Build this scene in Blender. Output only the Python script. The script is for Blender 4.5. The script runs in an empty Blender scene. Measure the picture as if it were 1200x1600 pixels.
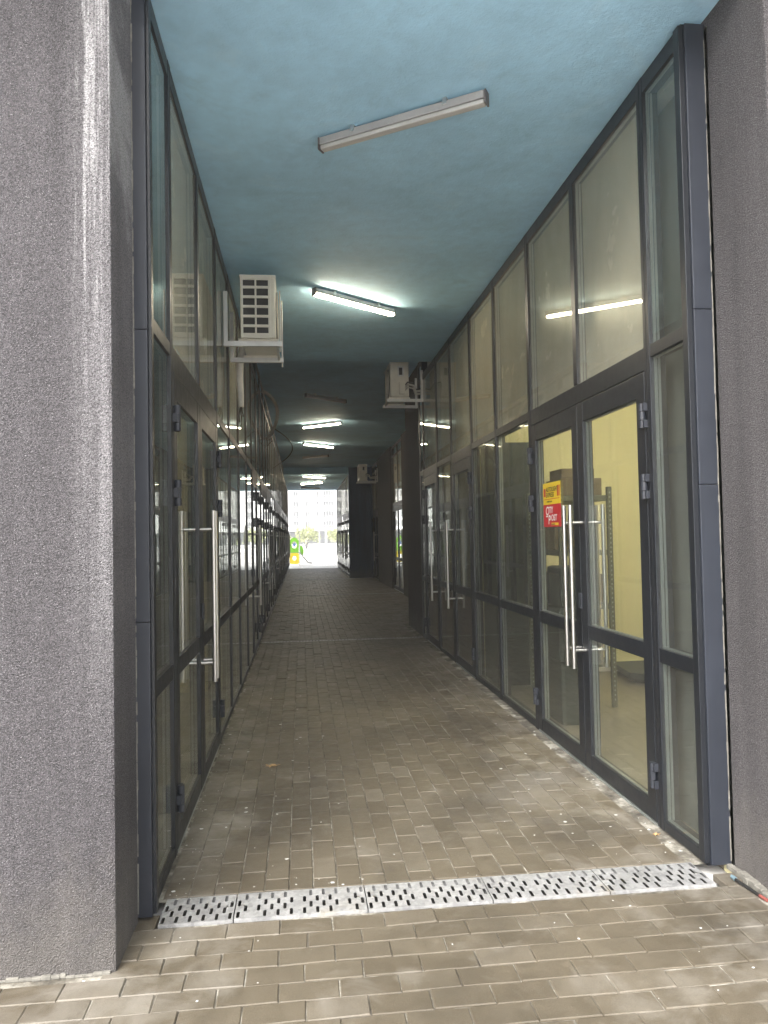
import bpy, bmesh, math, random
from mathutils import Vector, Matrix
random.seed(7)
R = math.radians
scene = bpy.context.scene
C = scene.collection

# ------------------------------------------------------------------ camera
YAW, PITCH, ROLL, FPX, EYE = 0.1108, 0.0327, -0.0192, 1170.9, 1.52
cam_d = bpy.data.cameras.new('camera')
cam_d.sensor_fit = 'VERTICAL'; cam_d.sensor_height = 36.0
cam_d.lens = FPX / 1600 * 36.0
cam_d.clip_start = 0.05; cam_d.clip_end = 3000
cam = bpy.data.objects.new('camera', cam_d); C.objects.link(cam)
fw = Vector((math.sin(YAW)*math.cos(PITCH), math.cos(YAW)*math.cos(PITCH), math.sin(PITCH)))
rt = Vector((math.cos(YAW), -math.sin(YAW), 0)); up = rt.cross(fw)
r2 = rt*math.cos(ROLL) + up*math.sin(ROLL); u2 = -rt*math.sin(ROLL) + up*math.cos(ROLL)
cam.matrix_world = Matrix(((r2.x, u2.x, -fw.x, 0), (r2.y, u2.y, -fw.y, 0), (r2.z, u2.z, -fw.z, EYE), (0, 0, 0, 1)))
scene.camera = cam

# ------------------------------------------------------------------ sky, sun, exposure
SUN_EL, SUN_AZ = R(42), R(212)
world = bpy.data.worlds.new('World'); scene.world = world; world.use_nodes = True
wn = world.node_tree; wn.nodes.clear()
sky = wn.nodes.new('ShaderNodeTexSky'); sky.sky_type = 'NISHITA'; sky.sun_disc = False
sky.sun_elevation = SUN_EL; sky.sun_rotation = SUN_AZ; sky.air_density = 1.0; sky.dust_density = 6.0; sky.ozone_density = 1.0
hs = wn.nodes.new('ShaderNodeHueSaturation'); hs.inputs['Saturation'].default_value = 0.22
bg = wn.nodes.new('ShaderNodeBackground'); bg.inputs['Strength'].default_value = 0.15
wo = wn.nodes.new('ShaderNodeOutputWorld')
wn.links.new(sky.outputs[0], hs.inputs['Color']); wn.links.new(hs.outputs[0], bg.inputs['Color']); wn.links.new(bg.outputs[0], wo.inputs['Surface'])
sun_d = bpy.data.lights.new('sun', 'SUN'); sun_d.energy = 1.5; sun_d.angle = R(50); sun_d.color = (1.0, 0.97, 0.93)
sun = bpy.data.objects.new('sun', sun_d); C.objects.link(sun)
# azimuth measured from +Y towards +X
sdir = Vector((math.sin(SUN_AZ)*math.cos(SUN_EL), math.cos(SUN_AZ)*math.cos(SUN_EL), math.sin(SUN_EL)))
sun.rotation_euler = (-sdir).to_track_quat('-Z', 'Y').to_euler(); sun.location = (0, -20, 40)
vs = scene.view_settings; vs.view_transform = 'Standard'; vs.look = 'None'; vs.gamma = 1.0; vs.use_curve_mapping = False
vs.exposure = 1.75
LAMP_E, ROOM_E, HAZE = 32.0, 80.0, 0.0028
scene.cycles.max_bounces = 10; scene.cycles.transparent_max_bounces = 24; scene.cycles.diffuse_bounces = 5
scene.cycles.glossy_bounces = 5; scene.cycles.volume_bounces = 0

# ------------------------------------------------------------------ materials
def mat(name):
    m = bpy.data.materials.new(name); m.use_nodes = True
    nt = m.node_tree; b = nt.nodes['Principled BSDF']
    return m, nt, b
def N(nt, kind, **kw):
    n = nt.nodes.new('ShaderNode' + kind)
    for k, v in kw.items():
        if k in n.inputs: n.inputs[k].default_value = v
        else: setattr(n, k, v)
    return n
def L(nt, a, b): nt.links.new(a, b)
def noise(nt, scale, detail=4, rough=0.55, vec=None, dist=0.0):
    n = N(nt, 'TexNoise'); n.inputs['Scale'].default_value = scale; n.inputs['Detail'].default_value = detail
    n.inputs['Roughness'].default_value = rough; n.inputs['Distortion'].default_value = dist
    if vec is not None: L(nt, vec, n.inputs['Vector'])
    return n
def ramp(nt, fac, stops):
    r = N(nt, 'ValToRGB'); e = r.color_ramp.elements
    while len(e) < len(stops): e.new(0.5)
    for i, (p, c) in enumerate(stops):
        e[i].position = p; e[i].color = (c, c, c, 1) if isinstance(c, (int, float)) else (*c, 1)
    L(nt, fac, r.inputs['Fac']); return r
def mixc(nt, fac, a, b, mode='MIX'):
    m = N(nt, 'Mix'); m.data_type = 'RGBA'; m.blend_type = mode
    def put(s, v):
        if hasattr(v, 'is_output'): L(nt, v, s)
        elif isinstance(v, (int, float)): s.default_value = v if s.type == 'VALUE' else (v, v, v, 1)
        else: s.default_value = (*v, 1)
    put(m.inputs[0], fac); put(m.inputs[6], a); put(m.inputs[7], b)
    return m.outputs[2]
def bump(nt, b, h, strength, dist):
    n = N(nt, 'Bump'); n.inputs['Strength'].default_value = strength; n.inputs['Distance'].default_value = dist
    L(nt, h, n.inputs['Height']); L(nt, n.outputs[0], b.inputs['Normal']); return n
def pos(nt): return N(nt, 'NewGeometry').outputs['Position']
def scaled(nt, v, s):
    m = N(nt, 'Mapping'); m.inputs['Scale'].default_value = s; L(nt, v, m.inputs['Vector']); return m.outputs[0]

def simple(name, col, rough=0.5, metal=0.0, var=0.12, vscale=6.0, bmp=0.0, bscale=200.0, rvar=0.12):
    m, nt, b = mat(name); p = pos(nt)
    n = noise(nt, vscale, 5, 0.6, p)
    r = ramp(nt, n.outputs['Fac'], [(0.3, 1 - var), (0.7, 1 + var * 0.6)])
    L(nt, mixc(nt, 1.0, col, r.outputs[0], 'MULTIPLY'), b.inputs['Base Color'])
    b.inputs['Metallic'].default_value = metal
    n2 = noise(nt, vscale * 4, 4, 0.6, p)
    rr = N(nt, 'MapRange'); rr.inputs['To Min'].default_value = max(0.02, rough - rvar); rr.inputs['To Max'].default_value = rough + rvar
    L(nt, n2.outputs['Fac'], rr.inputs['Value']); L(nt, rr.outputs[0], b.inputs['Roughness'])
    if bmp: bump(nt, b, noise(nt, bscale, 3, 0.6, p).outputs['Fac'], bmp, 0.004)
    return m

def plaster(name, col, streak=False):
    m, nt, b = mat(name); p = pos(nt)
    v = N(nt, 'TexVoronoi'); v.inputs['Scale'].default_value = 190; L(nt, p, v.inputs['Vector'])
    n1 = noise(nt, 170, 3, 0.75, p); n2 = noise(nt, 0.9, 5, 0.6, p); n3 = noise(nt, 330, 2, 0.6, p)
    g = ramp(nt, n1.outputs['Fac'], [(0.34, 0.36), (0.5, 0.92), (0.64, 1.6)])
    big = ramp(nt, n2.outputs['Fac'], [(0.3, 0.86), (0.7, 1.1)])
    c = mixc(nt, 1.0, col, g.outputs[0], 'MULTIPLY'); c = mixc(nt, 1.0, c, big.outputs[0], 'MULTIPLY')
    sp = ramp(nt, n3.outputs['Fac'], [(0.62, 0.0), (0.72, 0.55)])
    c = mixc(nt, sp.outputs[0], c, (0.55, 0.54, 0.55))
    if streak:      # pale wash-down streaks under the eaves, close to the corner
        st = noise(nt, 1.0, 5, 0.65, scaled(nt, p, (48, 1, 1.4)), 0.3)
        sx = N(nt, 'SeparateXYZ'); L(nt, p, sx.inputs[0])
        def band(o, a, b_):
            q = N(nt, 'MapRange', interpolation_type='SMOOTHSTEP'); L(nt, o, q.inputs['Value']); q.inputs['From Min'].default_value = a; q.inputs['From Max'].default_value = b_; return q.outputs[0]
        def mul(a, b_):
            q = N(nt, 'Math', operation='MULTIPLY'); L(nt, a, q.inputs[0]); L(nt, b_, q.inputs[1]); return q.outputs[0]
        grain = ramp(nt, n1.outputs['Fac'], [(0.36, 0.15), (0.6, 1.0)]).outputs[0]
        runs = mul(mul(band(sx.outputs[0], -0.84, -0.76), band(sx.outputs[2], 1.9, 3.0)), ramp(nt, st.outputs['Fac'], [(0.52, 0.0), (0.62, 0.6)]).outputs[0])
        c = mixc(nt, mul(runs, grain), c, (0.55, 0.55, 0.55))
        wear = mul(mul(band(sx.outputs[0], -0.86, -0.69), band(sx.outputs[2], 0.5, 1.7)), ramp(nt, st.outputs['Fac'], [(0.3, 0.12), (0.7, 0.5)]).outputs[0])
        c = mixc(nt, mul(wear, grain), c, (0.42, 0.41, 0.42))
    sz = N(nt, 'SeparateXYZ'); L(nt, p, sz.inputs[0])
    sn = noise(nt, 4.0, 6, 0.7, p, 0.4)
    sa = N(nt, 'Math', operation='MULTIPLY_ADD'); L(nt, sn.outputs['Fac'], sa.inputs[0]); sa.inputs[1].default_value = -0.9; L(nt, sz.outputs[2], sa.inputs[2])
    sb = N(nt, 'MapRange', interpolation_type='SMOOTHSTEP'); L(nt, sa.outputs[0], sb.inputs['Value']); sb.inputs['From Min'].default_value = 0.05; sb.inputs['From Max'].default_value = -0.45; sb.inputs['To Max'].default_value = 0.42
    c = mixc(nt, sb.outputs[0], c, (0.17, 0.155, 0.135))
    rn = noise(nt, 1.0, 5, 0.65, scaled(nt, p, (6, 6, 0.5)), 0.2)
    c = mixc(nt, 1.0, c, ramp(nt, rn.outputs['Fac'], [(0.35, 0.82), (0.65, 1.12)]).outputs[0], 'MULTIPLY')
    L(nt, c, b.inputs['Base Color']); b.inputs['Roughness'].default_value = 0.85
    tw = noise(nt, 5, 4, 0.6, p, 0.4); t2 = N(nt, 'Math', operation='MULTIPLY_ADD'); L(nt, tw.outputs['Fac'], t2.inputs[0]); t2.inputs[1].default_value = 2.2; L(nt, n1.outputs['Fac'], t2.inputs[2])
    h = N(nt, 'Math', operation='ADD'); L(nt, t2.outputs[0], h.inputs[0]); L(nt, v.outputs['Distance'], h.inputs[1])
    bump(nt, b, h.outputs[0], 0.8, 0.008)
    return m

def paver_mat(name, tintsrc):
    m, nt, b = mat(name); p = pos(nt)
    if tintsrc == 'object': t = N(nt, 'ObjectInfo').outputs['Random']
    else:
        a = N(nt, 'Attribute'); a.attribute_name = 'tint'; t = a.outputs['Fac']
    base = ramp(nt, t, [(0.0, (0.094, 0.077, 0.052)), (0.4, (0.106, 0.088, 0.061)), (0.85, (0.115, 0.096, 0.067)), (1.0, (0.138, 0.118, 0.088))])
    c = base.outputs[0]
    n1 = noise(nt, 1.3, 5, 0.62, p, 0.4); n2 = noise(nt, 14, 5, 0.65, p); n3 = noise(nt, 380, 2, 0.6, p); n4 = noise(nt, 46, 4, 0.7, p)
    c = mixc(nt, 1.0, c, ramp(nt, n1.outputs['Fac'], [(0.3, 0.70), (0.5, 1.0), (0.72, 1.18)]).outputs[0], 'MULTIPLY')
    c = mixc(nt, 1.0, c, ramp(nt, n2.outputs['Fac'], [(0.3, 0.86), (0.7, 1.10)]).outputs[0], 'MULTIPLY')
    c = mixc(nt, 1.0, c, ramp(nt, n3.outputs['Fac'], [(0.3, 0.72), (0.7, 1.28)]).outputs[0], 'MULTIPLY')
    # plaster dust and cement bloom lying along the foot of the shop fronts and here and there on the apron
    sx = N(nt, 'SeparateXYZ'); L(nt, p, sx.inputs[0])
    e1 = N(nt, 'MapRange', interpolation_type='SMOOTHSTEP'); L(nt, sx.outputs[0], e1.inputs['Value']); e1.inputs['From Min'].default_value = -0.12; e1.inputs['From Max'].default_value = -0.55
    e2 = N(nt, 'MapRange', interpolation_type='SMOOTHSTEP'); L(nt, sx.outputs[0], e2.inputs['Value']); e2.inputs['From Min'].default_value = 0.95; e2.inputs['From Max'].default_value = 1.7
    ee = N(nt, 'Math', operation='MAXIMUM'); L(nt, e1.outputs[0], ee.inputs[0]); L(nt, e2.outputs[0], ee.inputs[1])
    d0 = noise(nt, 3.2, 5, 0.7, p, 0.6)
    dsum = N(nt, 'Math', operation='MULTIPLY_ADD'); L(nt, ee.outputs[0], dsum.inputs[0]); dsum.inputs[1].default_value = 0.13; L(nt, d0.outputs['Fac'], dsum.inputs[2])
    dr = ramp(nt, dsum.outputs[0], [(0.56, 0.0), (0.76, 0.38)])
    c = mixc(nt, dr.outputs[0], c, (0.30, 0.28, 0.245))
    # damp dark blotches
    n5 = noise(nt, 2.1, 4, 0.6, scaled(nt, p, (1.0, 0.8, 1.0)), 0.8)
    c = mixc(nt, ramp(nt, n5.outputs['Fac'], [(0.62, 0.0), (0.70, 0.6)]).outputs[0], c, (0.062, 0.053, 0.042))
    # single damp and pale patches where the photo shows them
    wob = noise(nt, 6, 6, 0.75, p, 0.8)
    def patch(c, px, py, r, col_, amt):
        vd = N(nt, 'VectorMath', operation='DISTANCE'); L(nt, scaled(nt, p, (1, 1, 0)), vd.inputs[0]); vd.inputs[1].default_value = (px, py, 0)
        ad = N(nt, 'Math', operation='MULTIPLY_ADD'); L(nt, wob.outputs['Fac'], ad.inputs[0]); ad.inputs[1].default_value = -2.6*r; L(nt, vd.outputs['Value'], ad.inputs[2])
        mr = N(nt, 'MapRange', interpolation_type='SMOOTHSTEP'); L(nt, ad.outputs[0], mr.inputs['Value']); mr.inputs['From Min'].default_value = -0.15*r; mr.inputs['From Max'].default_value = -0.9*r; mr.inputs['To Max'].default_value = amt
        return mixc(nt, mr.outputs[0], c, col_)
    for (px, py, r) in ((1.42, 3.78, .26), (0.95, 4.15, .30), (1.55, 10.5, .45), (1.2, 10.9, .35), (-.5, 5.2, .16)): c = patch(c, px, py, r, (0.055, 0.047, 0.036), 0.5)
    for (px, py, r) in ((-.72, 2.66, .17), (-.32, 2.70, .12), (-.85, 2.5, .16), (1.25, 2.45, .10), (1.05, 2.36, .09), (-.47, 4.1, .22), (-.40, 4.7, .18), (1.3, 4.3, .35), (0.35, 2.62, .06)): c = patch(c, px, py, r, (0.30, 0.28, 0.245), 0.2)
    # tiny pale splashes
    c = mixc(nt, ramp(nt, n4.outputs['Fac'], [(0.70, 0.0), (0.76, 0.5)]).outputs[0], c, (0.5, 0.48, 0.45))
    L(nt, c, b.inputs['Base Color'])
    rr = ramp(nt, n2.outputs['Fac'], [(0.3, 0.42), (0.7, 0.72)]); L(nt, rr.outputs[0], b.inputs['Roughness'])
    h = N(nt, 'Math', operation='MULTIPLY_ADD'); L(nt, n2.outputs['Fac'], h.inputs[0]); h.inputs[1].default_value = 0.8; L(nt, n3.outputs['Fac'], h.inputs[2])
    bump(nt, b, h.outputs[0], 0.35, 0.003)
    return m

M = {}
M['frame'] = simple('anthracite_powder_coat', (0.011, 0.013, 0.017), 0.40, 0.0, 0.18, 5)
M['flash'] = simple('blue_grey_sheet_metal', (0.024, 0.028, 0.038), 0.42, 0.0, 0.16, 3, 0.15, 6)
M['hinge'] = simple('dark_hinge_coat', (0.022, 0.025, 0.033), 0.45)
M['gasket'] = simple('black_rubber', (0.012, 0.012, 0.013), 0.6)
M['bead'] = simple('pale_aluminium_bead', (0.42, 0.45, 0.45), 0.35, 0.7)
M['seal'] = simple('dirty_sealant', (0.20, 0.19, 0.165), 0.8, 0, 0.4, 30, 0.6, 120)
M['steel'] = simple('brushed_stainless', (0.60, 0.585, 0.56), 0.33, 1.0, 0.04, 3, rvar=0.02)
M['pipe'] = simple('pipe_insulation', (0.55, 0.53, 0.48), 0.7, 0, 0.2, 10)
M['cable'] = simple('black_cable', (0.015, 0.015, 0.015), 0.5)
M['acw'] = simple('off_white_enamel', (0.70, 0.67, 0.58), 0.45, 0, 0.12, 4)
M['acd'] = simple('dark_coil', (0.03, 0.028, 0.025), 0.6)
M['bracket'] = simple('white_bracket_steel', (0.62, 0.62, 0.60), 0.4, 0.3, 0.15, 8)
M['lampbody'] = simple('grey_lamp_housing', (0.36, 0.35, 0.34), 0.5, 0, 0.1, 6)
M['lampend'] = simple('dark_lamp_cap', (0.12, 0.11, 0.11), 0.5)
M['lampoff'] = simple('unlit_frosted_diffuser', (0.50, 0.48, 0.45), 0.35, 0, 0.1, 5)
M['yellowwall'] = simple('yellow_cream_wall_paint', (0.80, 0.74, 0.45), 0.8, 0, 0.06, 2, 0.1, 90)
M['spandrel'] = simple('beige_spandrel_panel', (0.56, 0.525, 0.42), 0.26, 0, 0.10, 0.8, 0.05, 40, 0.05)
M['spandrel'].node_tree.nodes['Principled BSDF'].inputs['Specular IOR Level'].default_value = 1.0
M['columnpaint'] = simple('dull_grey_column_paint', (0.10, 0.105, 0.10), 0.7)
M['cream'] = simple('cream_wall_paint', (0.62, 0.56, 0.40), 0.8, 0, 0.08, 1.5, 0.1, 90)
M['roomceil'] = simple('room_ceiling_paint', (0.45, 0.45, 0.42), 0.85)
M['tilefloor'] = simple('room_floor_tile', (0.19, 0.165, 0.13), 0.34, 0, 0.12, 1.2, rvar=0.02)
M['shelf'] = simple('grey_green_shelf_steel', (0.17, 0.18, 0.14), 0.45, 0.4)
M['card'] = simple('cardboard', (0.20, 0.155, 0.095), 0.85, 0, 0.2, 9)
M['darkitem'] = simple('dark_goods', (0.03, 0.04, 0.035), 0.6, 0, 0.3, 6)
M['py'] = simple('print_yellow', (0.80, 0.58, 0.03), 0.45, 0, 0.04)
M['pr'] = simple('print_red', (0.52, 0.022, 0.028), 0.45, 0, 0.04)
M['pw'] = simple('print_white', (0.85, 0.83, 0.80), 0.45, 0, 0.03)
M['pk'] = simple('print_black', (0.02, 0.02, 0.02), 0.45, 0, 0.03)
M['plaster'] = plaster('grey_grained_plaster', (0.066, 0.061, 0.066), True)
M['plaster_plain'] = plaster('dark_grey_grained_plaster', (0.074, 0.068, 0.071))
M['plasterbrown'] = plaster('brown_grained_plaster', (0.052, 0.039, 0.030))
M['plastergrey'] = plaster('mid_grey_plaster', (0.075, 0.066, 0.060))
M['bluewall'] = plaster('navy_plaster', (0.045, 0.085, 0.165))
M['paver_o'] = paver_mat('concrete_paver_single', 'object')
M['paver_a'] = paver_mat('concrete_paver_mass', 'attr')
M['green'] = simple('play_green', (0.22, 0.55, 0.05), 0.4, 0, 0.06)
M['yellow'] = simple('play_yellow', (0.80, 0.62, 0.05), 0.4, 0, 0.06)
M['blue'] = simple('play_blue', (0.10, 0.22, 0.55), 0.4, 0, 0.06)
M['post'] = simple('galvanised_post', (0.45, 0.45, 0.45), 0.45, 0.3)
M['farwall'] = simple('white_render_far', (0.88, 0.88, 0.87), 0.9, 0, 0.03, 0.3)
M['farwin'] = simple('far_window_glass', (0.06, 0.065, 0.07), 0.3)
M['farframe'] = simple('far_window_frame', (0.84, 0.84, 0.84), 0.6)
M['fargreen'] = simple('bleached_shrub_leaf', (0.44, 0.47, 0.24), 0.7, 0, 0.35, 1.5)
M['bark'] = simple('grey_bark', (0.10, 0.085, 0.07), 0.9)
M['leaf'] = simple('dry_leaf', (0.42, 0.27, 0.12), 0.7)
M['chip'] = simple('pale_paint_chips', (0.62, 0.62, 0.60), 0.7, 0, 0.3, 20)
M['teal'] = simple('teal_scrap', (0.16, 0.24, 0.28), 0.5)
M['redscrap'] = simple('red_scrap', (0.22, 0.06, 0.05), 0.5)

def build_ceiling_mat():
    m, nt, b = mat('blue_painted_soffit'); p = pos(nt)
    n1 = noise(nt, 1.1, 5, 0.6, p); n2 = noise(nt, 55, 5, 0.7, p, 0.3); n3 = noise(nt, 9, 4, 0.6, p)
    c = mixc(nt, 1.0, (0.43, 0.70, 0.89), ramp(nt, n1.outputs['Fac'], [(0.3, 0.84), (0.7, 1.08)]).outputs[0], 'MULTIPLY')
    c = mixc(nt, 1.0, c, ramp(nt, n3.outputs['Fac'], [(0.3, 0.93), (0.7, 1.04)]).outputs[0], 'MULTIPLY')
    n4 = noise(nt, 2.4, 6, 0.7, p, 0.9)
    c = mixc(nt, ramp(nt, n4.outputs['Fac'], [(0.56, 0.0), (0.66, 0.16)]).outputs[0], c, (0.60, 0.76, 0.84))
    c = mixc(nt, ramp(nt, n4.outputs['Fac'], [(0.34, 0.16), (0.44, 0.0)]).outputs[0], c, (0.20, 0.34, 0.42))
    L(nt, c, b.inputs['Base Color']); b.inputs['Roughness'].default_value = 0.75
    h = N(nt, 'Math', operation='MULTIPLY_ADD'); L(nt, n3.outputs['Fac'], h.inputs[0]); h.inputs[1].default_value = 1.2; L(nt, n2.outputs['Fac'], h.inputs[2])
    bump(nt, b, h.outputs[0], 0.5, 0.008); return m
M['ceiling'] = build_ceiling_mat()

def build_galv():
    m, nt, b = mat('galvanised_grate'); p = pos(nt)
    v = N(nt, 'TexVoronoi'); v.inputs['Scale'].default_value = 70; L(nt, p, v.inputs['Vector'])
    n = noise(nt, 7, 5, 0.65, p)
    c = mixc(nt, 1.0, ramp(nt, v.outputs['Color'], [(0.0, 0.33), (1.0, 0.50)]).outputs[0], ramp(nt, n.outputs['Fac'], [(0.3, 0.72), (0.65, 1.1)]).outputs[0], 'MULTIPLY')
    c = mixc(nt, ramp(nt, noise(nt, 2.6, 4, 0.7, p, 0.5).outputs['Fac'], [(0.60, 0.0), (0.70, 0.35)]).outputs[0], c, (0.42, 0.36, 0.25))
    L(nt, c, b.inputs['Base Color']); b.inputs['Metallic'].default_value = 0.45; b.inputs['Roughness'].default_value = 0.5
    bump(nt, b, n.outputs['Fac'], 0.2, 0.01); return m
M['galv'] = build_galv()

def build_bed():
    m, nt, b = mat('joint_sand'); p = pos(nt)
    n = noise(nt, 5, 5, 0.7, p); n2 = noise(nt, 60, 3, 0.7, p)
    c = ramp(nt, n.outputs['Fac'], [(0.36, (0.055, 0.047, 0.037)), (0.50, (0.17, 0.155, 0.125)), (0.62, (0.40, 0.38, 0.33))])
    c2 = mixc(nt, 1.0, c.outputs[0], ramp(nt, n2.outputs['Fac'], [(0.3, 0.7), (0.7, 1.15)]).outputs[0], 'MULTIPLY')
    L(nt, c2, b.inputs['Base Color']); b.inputs['Roughness'].default_value = 0.95; return m
M['bed'] = build_bed()

def build_ground():
    m, nt, b = mat('pale_sandy_ground'); p = pos(nt)
    n = noise(nt, 0.6, 6, 0.7, p); n2 = noise(nt, 5, 5, 0.7, p)
    c = ramp(nt, n.outputs['Fac'], [(0.35, (0.56, 0.54, 0.50)), (0.5, (0.70, 0.69, 0.67)), (0.65, (0.78, 0.78, 0.77))])
    c2 = mixc(nt, 1.0, c.outputs[0], ramp(nt, n2.outputs['Fac'], [(0.3, 0.75), (0.7, 1.1)]).outputs[0], 'MULTIPLY')
    L(nt, c2, b.inputs['Base Color']); b.inputs['Roughness'].default_value = 0.9; return m
M['ground'] = build_ground()

def build_glass(name, tint, dust, boost, dcol=(0.5, 0.48, 0.42)):
    m = bpy.data.materials.new(name); m.use_nodes = True; nt = m.node_tree; nt.nodes.clear()
    o = N(nt, 'OutputMaterial'); t = N(nt, 'BsdfTransparent'); t.inputs[0].default_value = (*tint, 1)
    g = N(nt, 'BsdfGlossy'); g.inputs['Roughness'].default_value = 0.015; g.inputs['Color'].default_value = (0.95, 0.97, 0.95, 1)
    # Schlick reflectance, the same from both sides of the sheet
    fr = N(nt, 'LayerWeight'); fr.inputs['Blend'].default_value = 0.5
    pw = N(nt, 'Math', operation='POWER'); L(nt, fr.outputs['Facing'], pw.inputs[0]); pw.inputs[1].default_value = 5.0
    k = N(nt, 'Math', operation='MULTIPLY_ADD', use_clamp=True); L(nt, pw.outputs[0], k.inputs[0]); k.inputs[1].default_value = 0.95*boost; k.inputs[2].default_value = 0.04
    mx = N(nt, 'MixShader'); L(nt, k.outputs[0], mx.inputs[0]); L(nt, t.outputs[0], mx.inputs[1]); L(nt, g.outputs[0], mx.inputs[2])
    d = N(nt, 'BsdfDiffuse'); d.inputs[0].default_value = (*dcol, 1)
    p = pos(nt); dn = noise(nt, 2.0, 5, 0.7, scaled(nt, p, (2, 2, 0.6)))
    dr = N(nt, 'MapRange'); L(nt, dn.outputs['Fac'], dr.inputs['Value']); dr.inputs['From Min'].default_value = 0.3; dr.inputs['From Max'].default_value = 0.75
    dr.inputs['To Min'].default_value = dust * 0.65; dr.inputs['To Max'].default_value = dust * 1.35
    m2 = N(nt, 'MixShader'); L(nt, dr.outputs[0], m2.inputs[0]); L(nt, mx.outputs[0], m2.inputs[1]); L(nt, d.outputs[0], m2.inputs[2])
    L(nt, m2.outputs[0], o.inputs[0]); return m
M['glass'] = build_glass('clear_green_tinted_glass', (0.92, 0.945, 0.925), 0.04, 1.0)
M['milky'] = build_glass('milky_upper_glass', (0.90, 0.91, 0.88), 0.19, 0.6, (0.62, 0.58, 0.48))
M['film'] = build_glass('grey_filmed_glass', (0.45, 0.43, 0.37), 0.10, 1.0)

def emis(name, col, s):
    m = bpy.data.materials.new(name); m.use_nodes = True; nt = m.node_tree; nt.nodes.clear()
    o = N(nt, 'OutputMaterial'); e = N(nt, 'Emission'); e.inputs[0].default_value = (*col, 1); e.inputs[1].default_value = s
    L(nt, e.outputs[0], o.inputs[0]); return m
M['lamplit'] = emis('lit_passage_tube', (1.0, 0.84, 0.60), LAMP_E)
M['roomlit'] = emis('lit_room_tube', (1.0, 0.92, 0.70), ROOM_E)

M['roomdim'] = emis('dim_room_tube', (1.0, 0.93, 0.78), ROOM_E*0.3)
# ------------------------------------------------------------------ helpers
class MB:
    """collects faces in world coordinates; build() makes ONE mesh object local to its thing's origin"""
    def __init__(s): s.v = []; s.f = []; s.t = []
    def box(s, x0, x1, y0, y1, z0, z1, tint=None):
        if x0 > x1: x0, x1 = x1, x0
        if y0 > y1: y0, y1 = y1, y0
        if z0 > z1: z0, z1 = z1, z0
        i = len(s.v)
        s.v += [(x0,y0,z0),(x1,y0,z0),(x1,y1,z0),(x0,y1,z0),(x0,y0,z1),(x1,y0,z1),(x1,y1,z1),(x0,y1,z1)]
        s.f += [(i,i+3,i+2,i+1),(i+4,i+5,i+6,i+7),(i,i+1,i+5,i+4),(i+1,i+2,i+6,i+5),(i+2,i+3,i+7,i+6),(i+3,i,i+4,i+7)]
        return s
    def quad(s, a, b, c, d):
        i = len(s.v); s.v += [a, b, c, d]; s.f.append((i, i+1, i+2, i+3)); return s
    def prism(s, pts, d):                 # closed polygon extruded along vector d
        n = len(pts); i = len(s.v); d = Vector(d)
        s.v += [tuple(p) for p in pts] + [tuple(Vector(p) + d) for p in pts]
        s.f.append(tuple(range(i + n - 1, i - 1, -1))); s.f.append(tuple(range(i + n, i + 2*n)))
        for k in range(n): s.f.append((i+k, i+(k+1) % n, i+n+(k+1) % n, i+n+k))
        return s
    def tube(s, pts, r, n=12, caps=True):
        pts = [Vector(p) for p in pts]; rings = []
        prev = None
        for k, p in enumerate(pts):
            t = (pts[min(k+1, len(pts)-1)] - pts[max(k-1, 0)]).normalized()
            if prev is None:
                a = t.orthogonal().normalized()
            else:
                a = (prev - t * prev.dot(t)).normalized()
            prev = a; b = t.cross(a); rr = r[k] if isinstance(r, (list, tuple)) else r
            i = len(s.v); rings.append(i)
            s.v += [tuple(p + (a*math.cos(2*math.pi*j/n) + b*math.sin(2*math.pi*j/n)) * rr) for j in range(n)]
        for q in range(len(rings)-1):
            i, k = rings[q], rings[q+1]
            for j in range(n): s.f.append((i+j, i+(j+1) % n, k+(j+1) % n, k+j))
        if caps:
            s.f.append(tuple(range(rings[0]+n-1, rings[0]-1, -1))); s.f.append(tuple(range(rings[-1], rings[-1]+n)))
        return s
    def mesh(s, name, o=(0, 0, 0), bevel=0.0, smooth=False):
        me = bpy.data.meshes.new(name)
        me.from_pydata([(a-o[0], b-o[1], c-o[2]) for a, b, c in s.v], [], s.f)
        bm = bmesh.new(); bm.from_mesh(me)
        bmesh.ops.recalc_face_normals(bm, faces=bm.faces[:])
        if bevel:
            bmesh.ops.bevel(bm, geom=bm.edges[:], offset=bevel, segments=2, profile=0.6, affect='EDGES', clamp_overlap=True)
        bm.to_mesh(me); bm.free()
        if smooth:
            for p in me.polygons: p.use_smooth = True
            me.set_sharp_from_angle(angle=R(40))
        return me
ORG = {}
def put(name, me, m, parent=None, loc=None):
    o = bpy.data.objects.new(name, me); C.objects.link(o)
    if me is not None and m is not None and not me.materials: me.materials.append(m)
    if parent is not None: o.parent = parent
    if loc is not None: o.location = loc
    return o
def thing(name, label, cat, loc, group=None):
    o = bpy.data.objects.new(name, None); C.objects.link(o); o.location = loc; o.empty_display_size = 0.1
    o['label'] = label; o['category'] = cat
    if group: o['group'] = group
    ORG[o.name] = Vector(loc); return o
def org(o):
    return ORG[o.name] if o.name in ORG else (org(o.parent) if o.parent else Vector((0, 0, 0)))
def part(name, mb, m, parent, bevel=0.0, smooth=False):
    return put(name, mb.mesh(name, org(parent), bevel, smooth), m, parent)
def solo(name, mb, m, label=None, cat=None, group=None, kind=None, bevel=0.0, smooth=False):
    o = put(name, mb.mesh(name, (0, 0, 0), bevel, smooth), m)
    if label: o['label'] = label
    if cat: o['category'] = cat
    if group: o['group'] = group
    if kind: o['kind'] = kind
    return o

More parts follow.
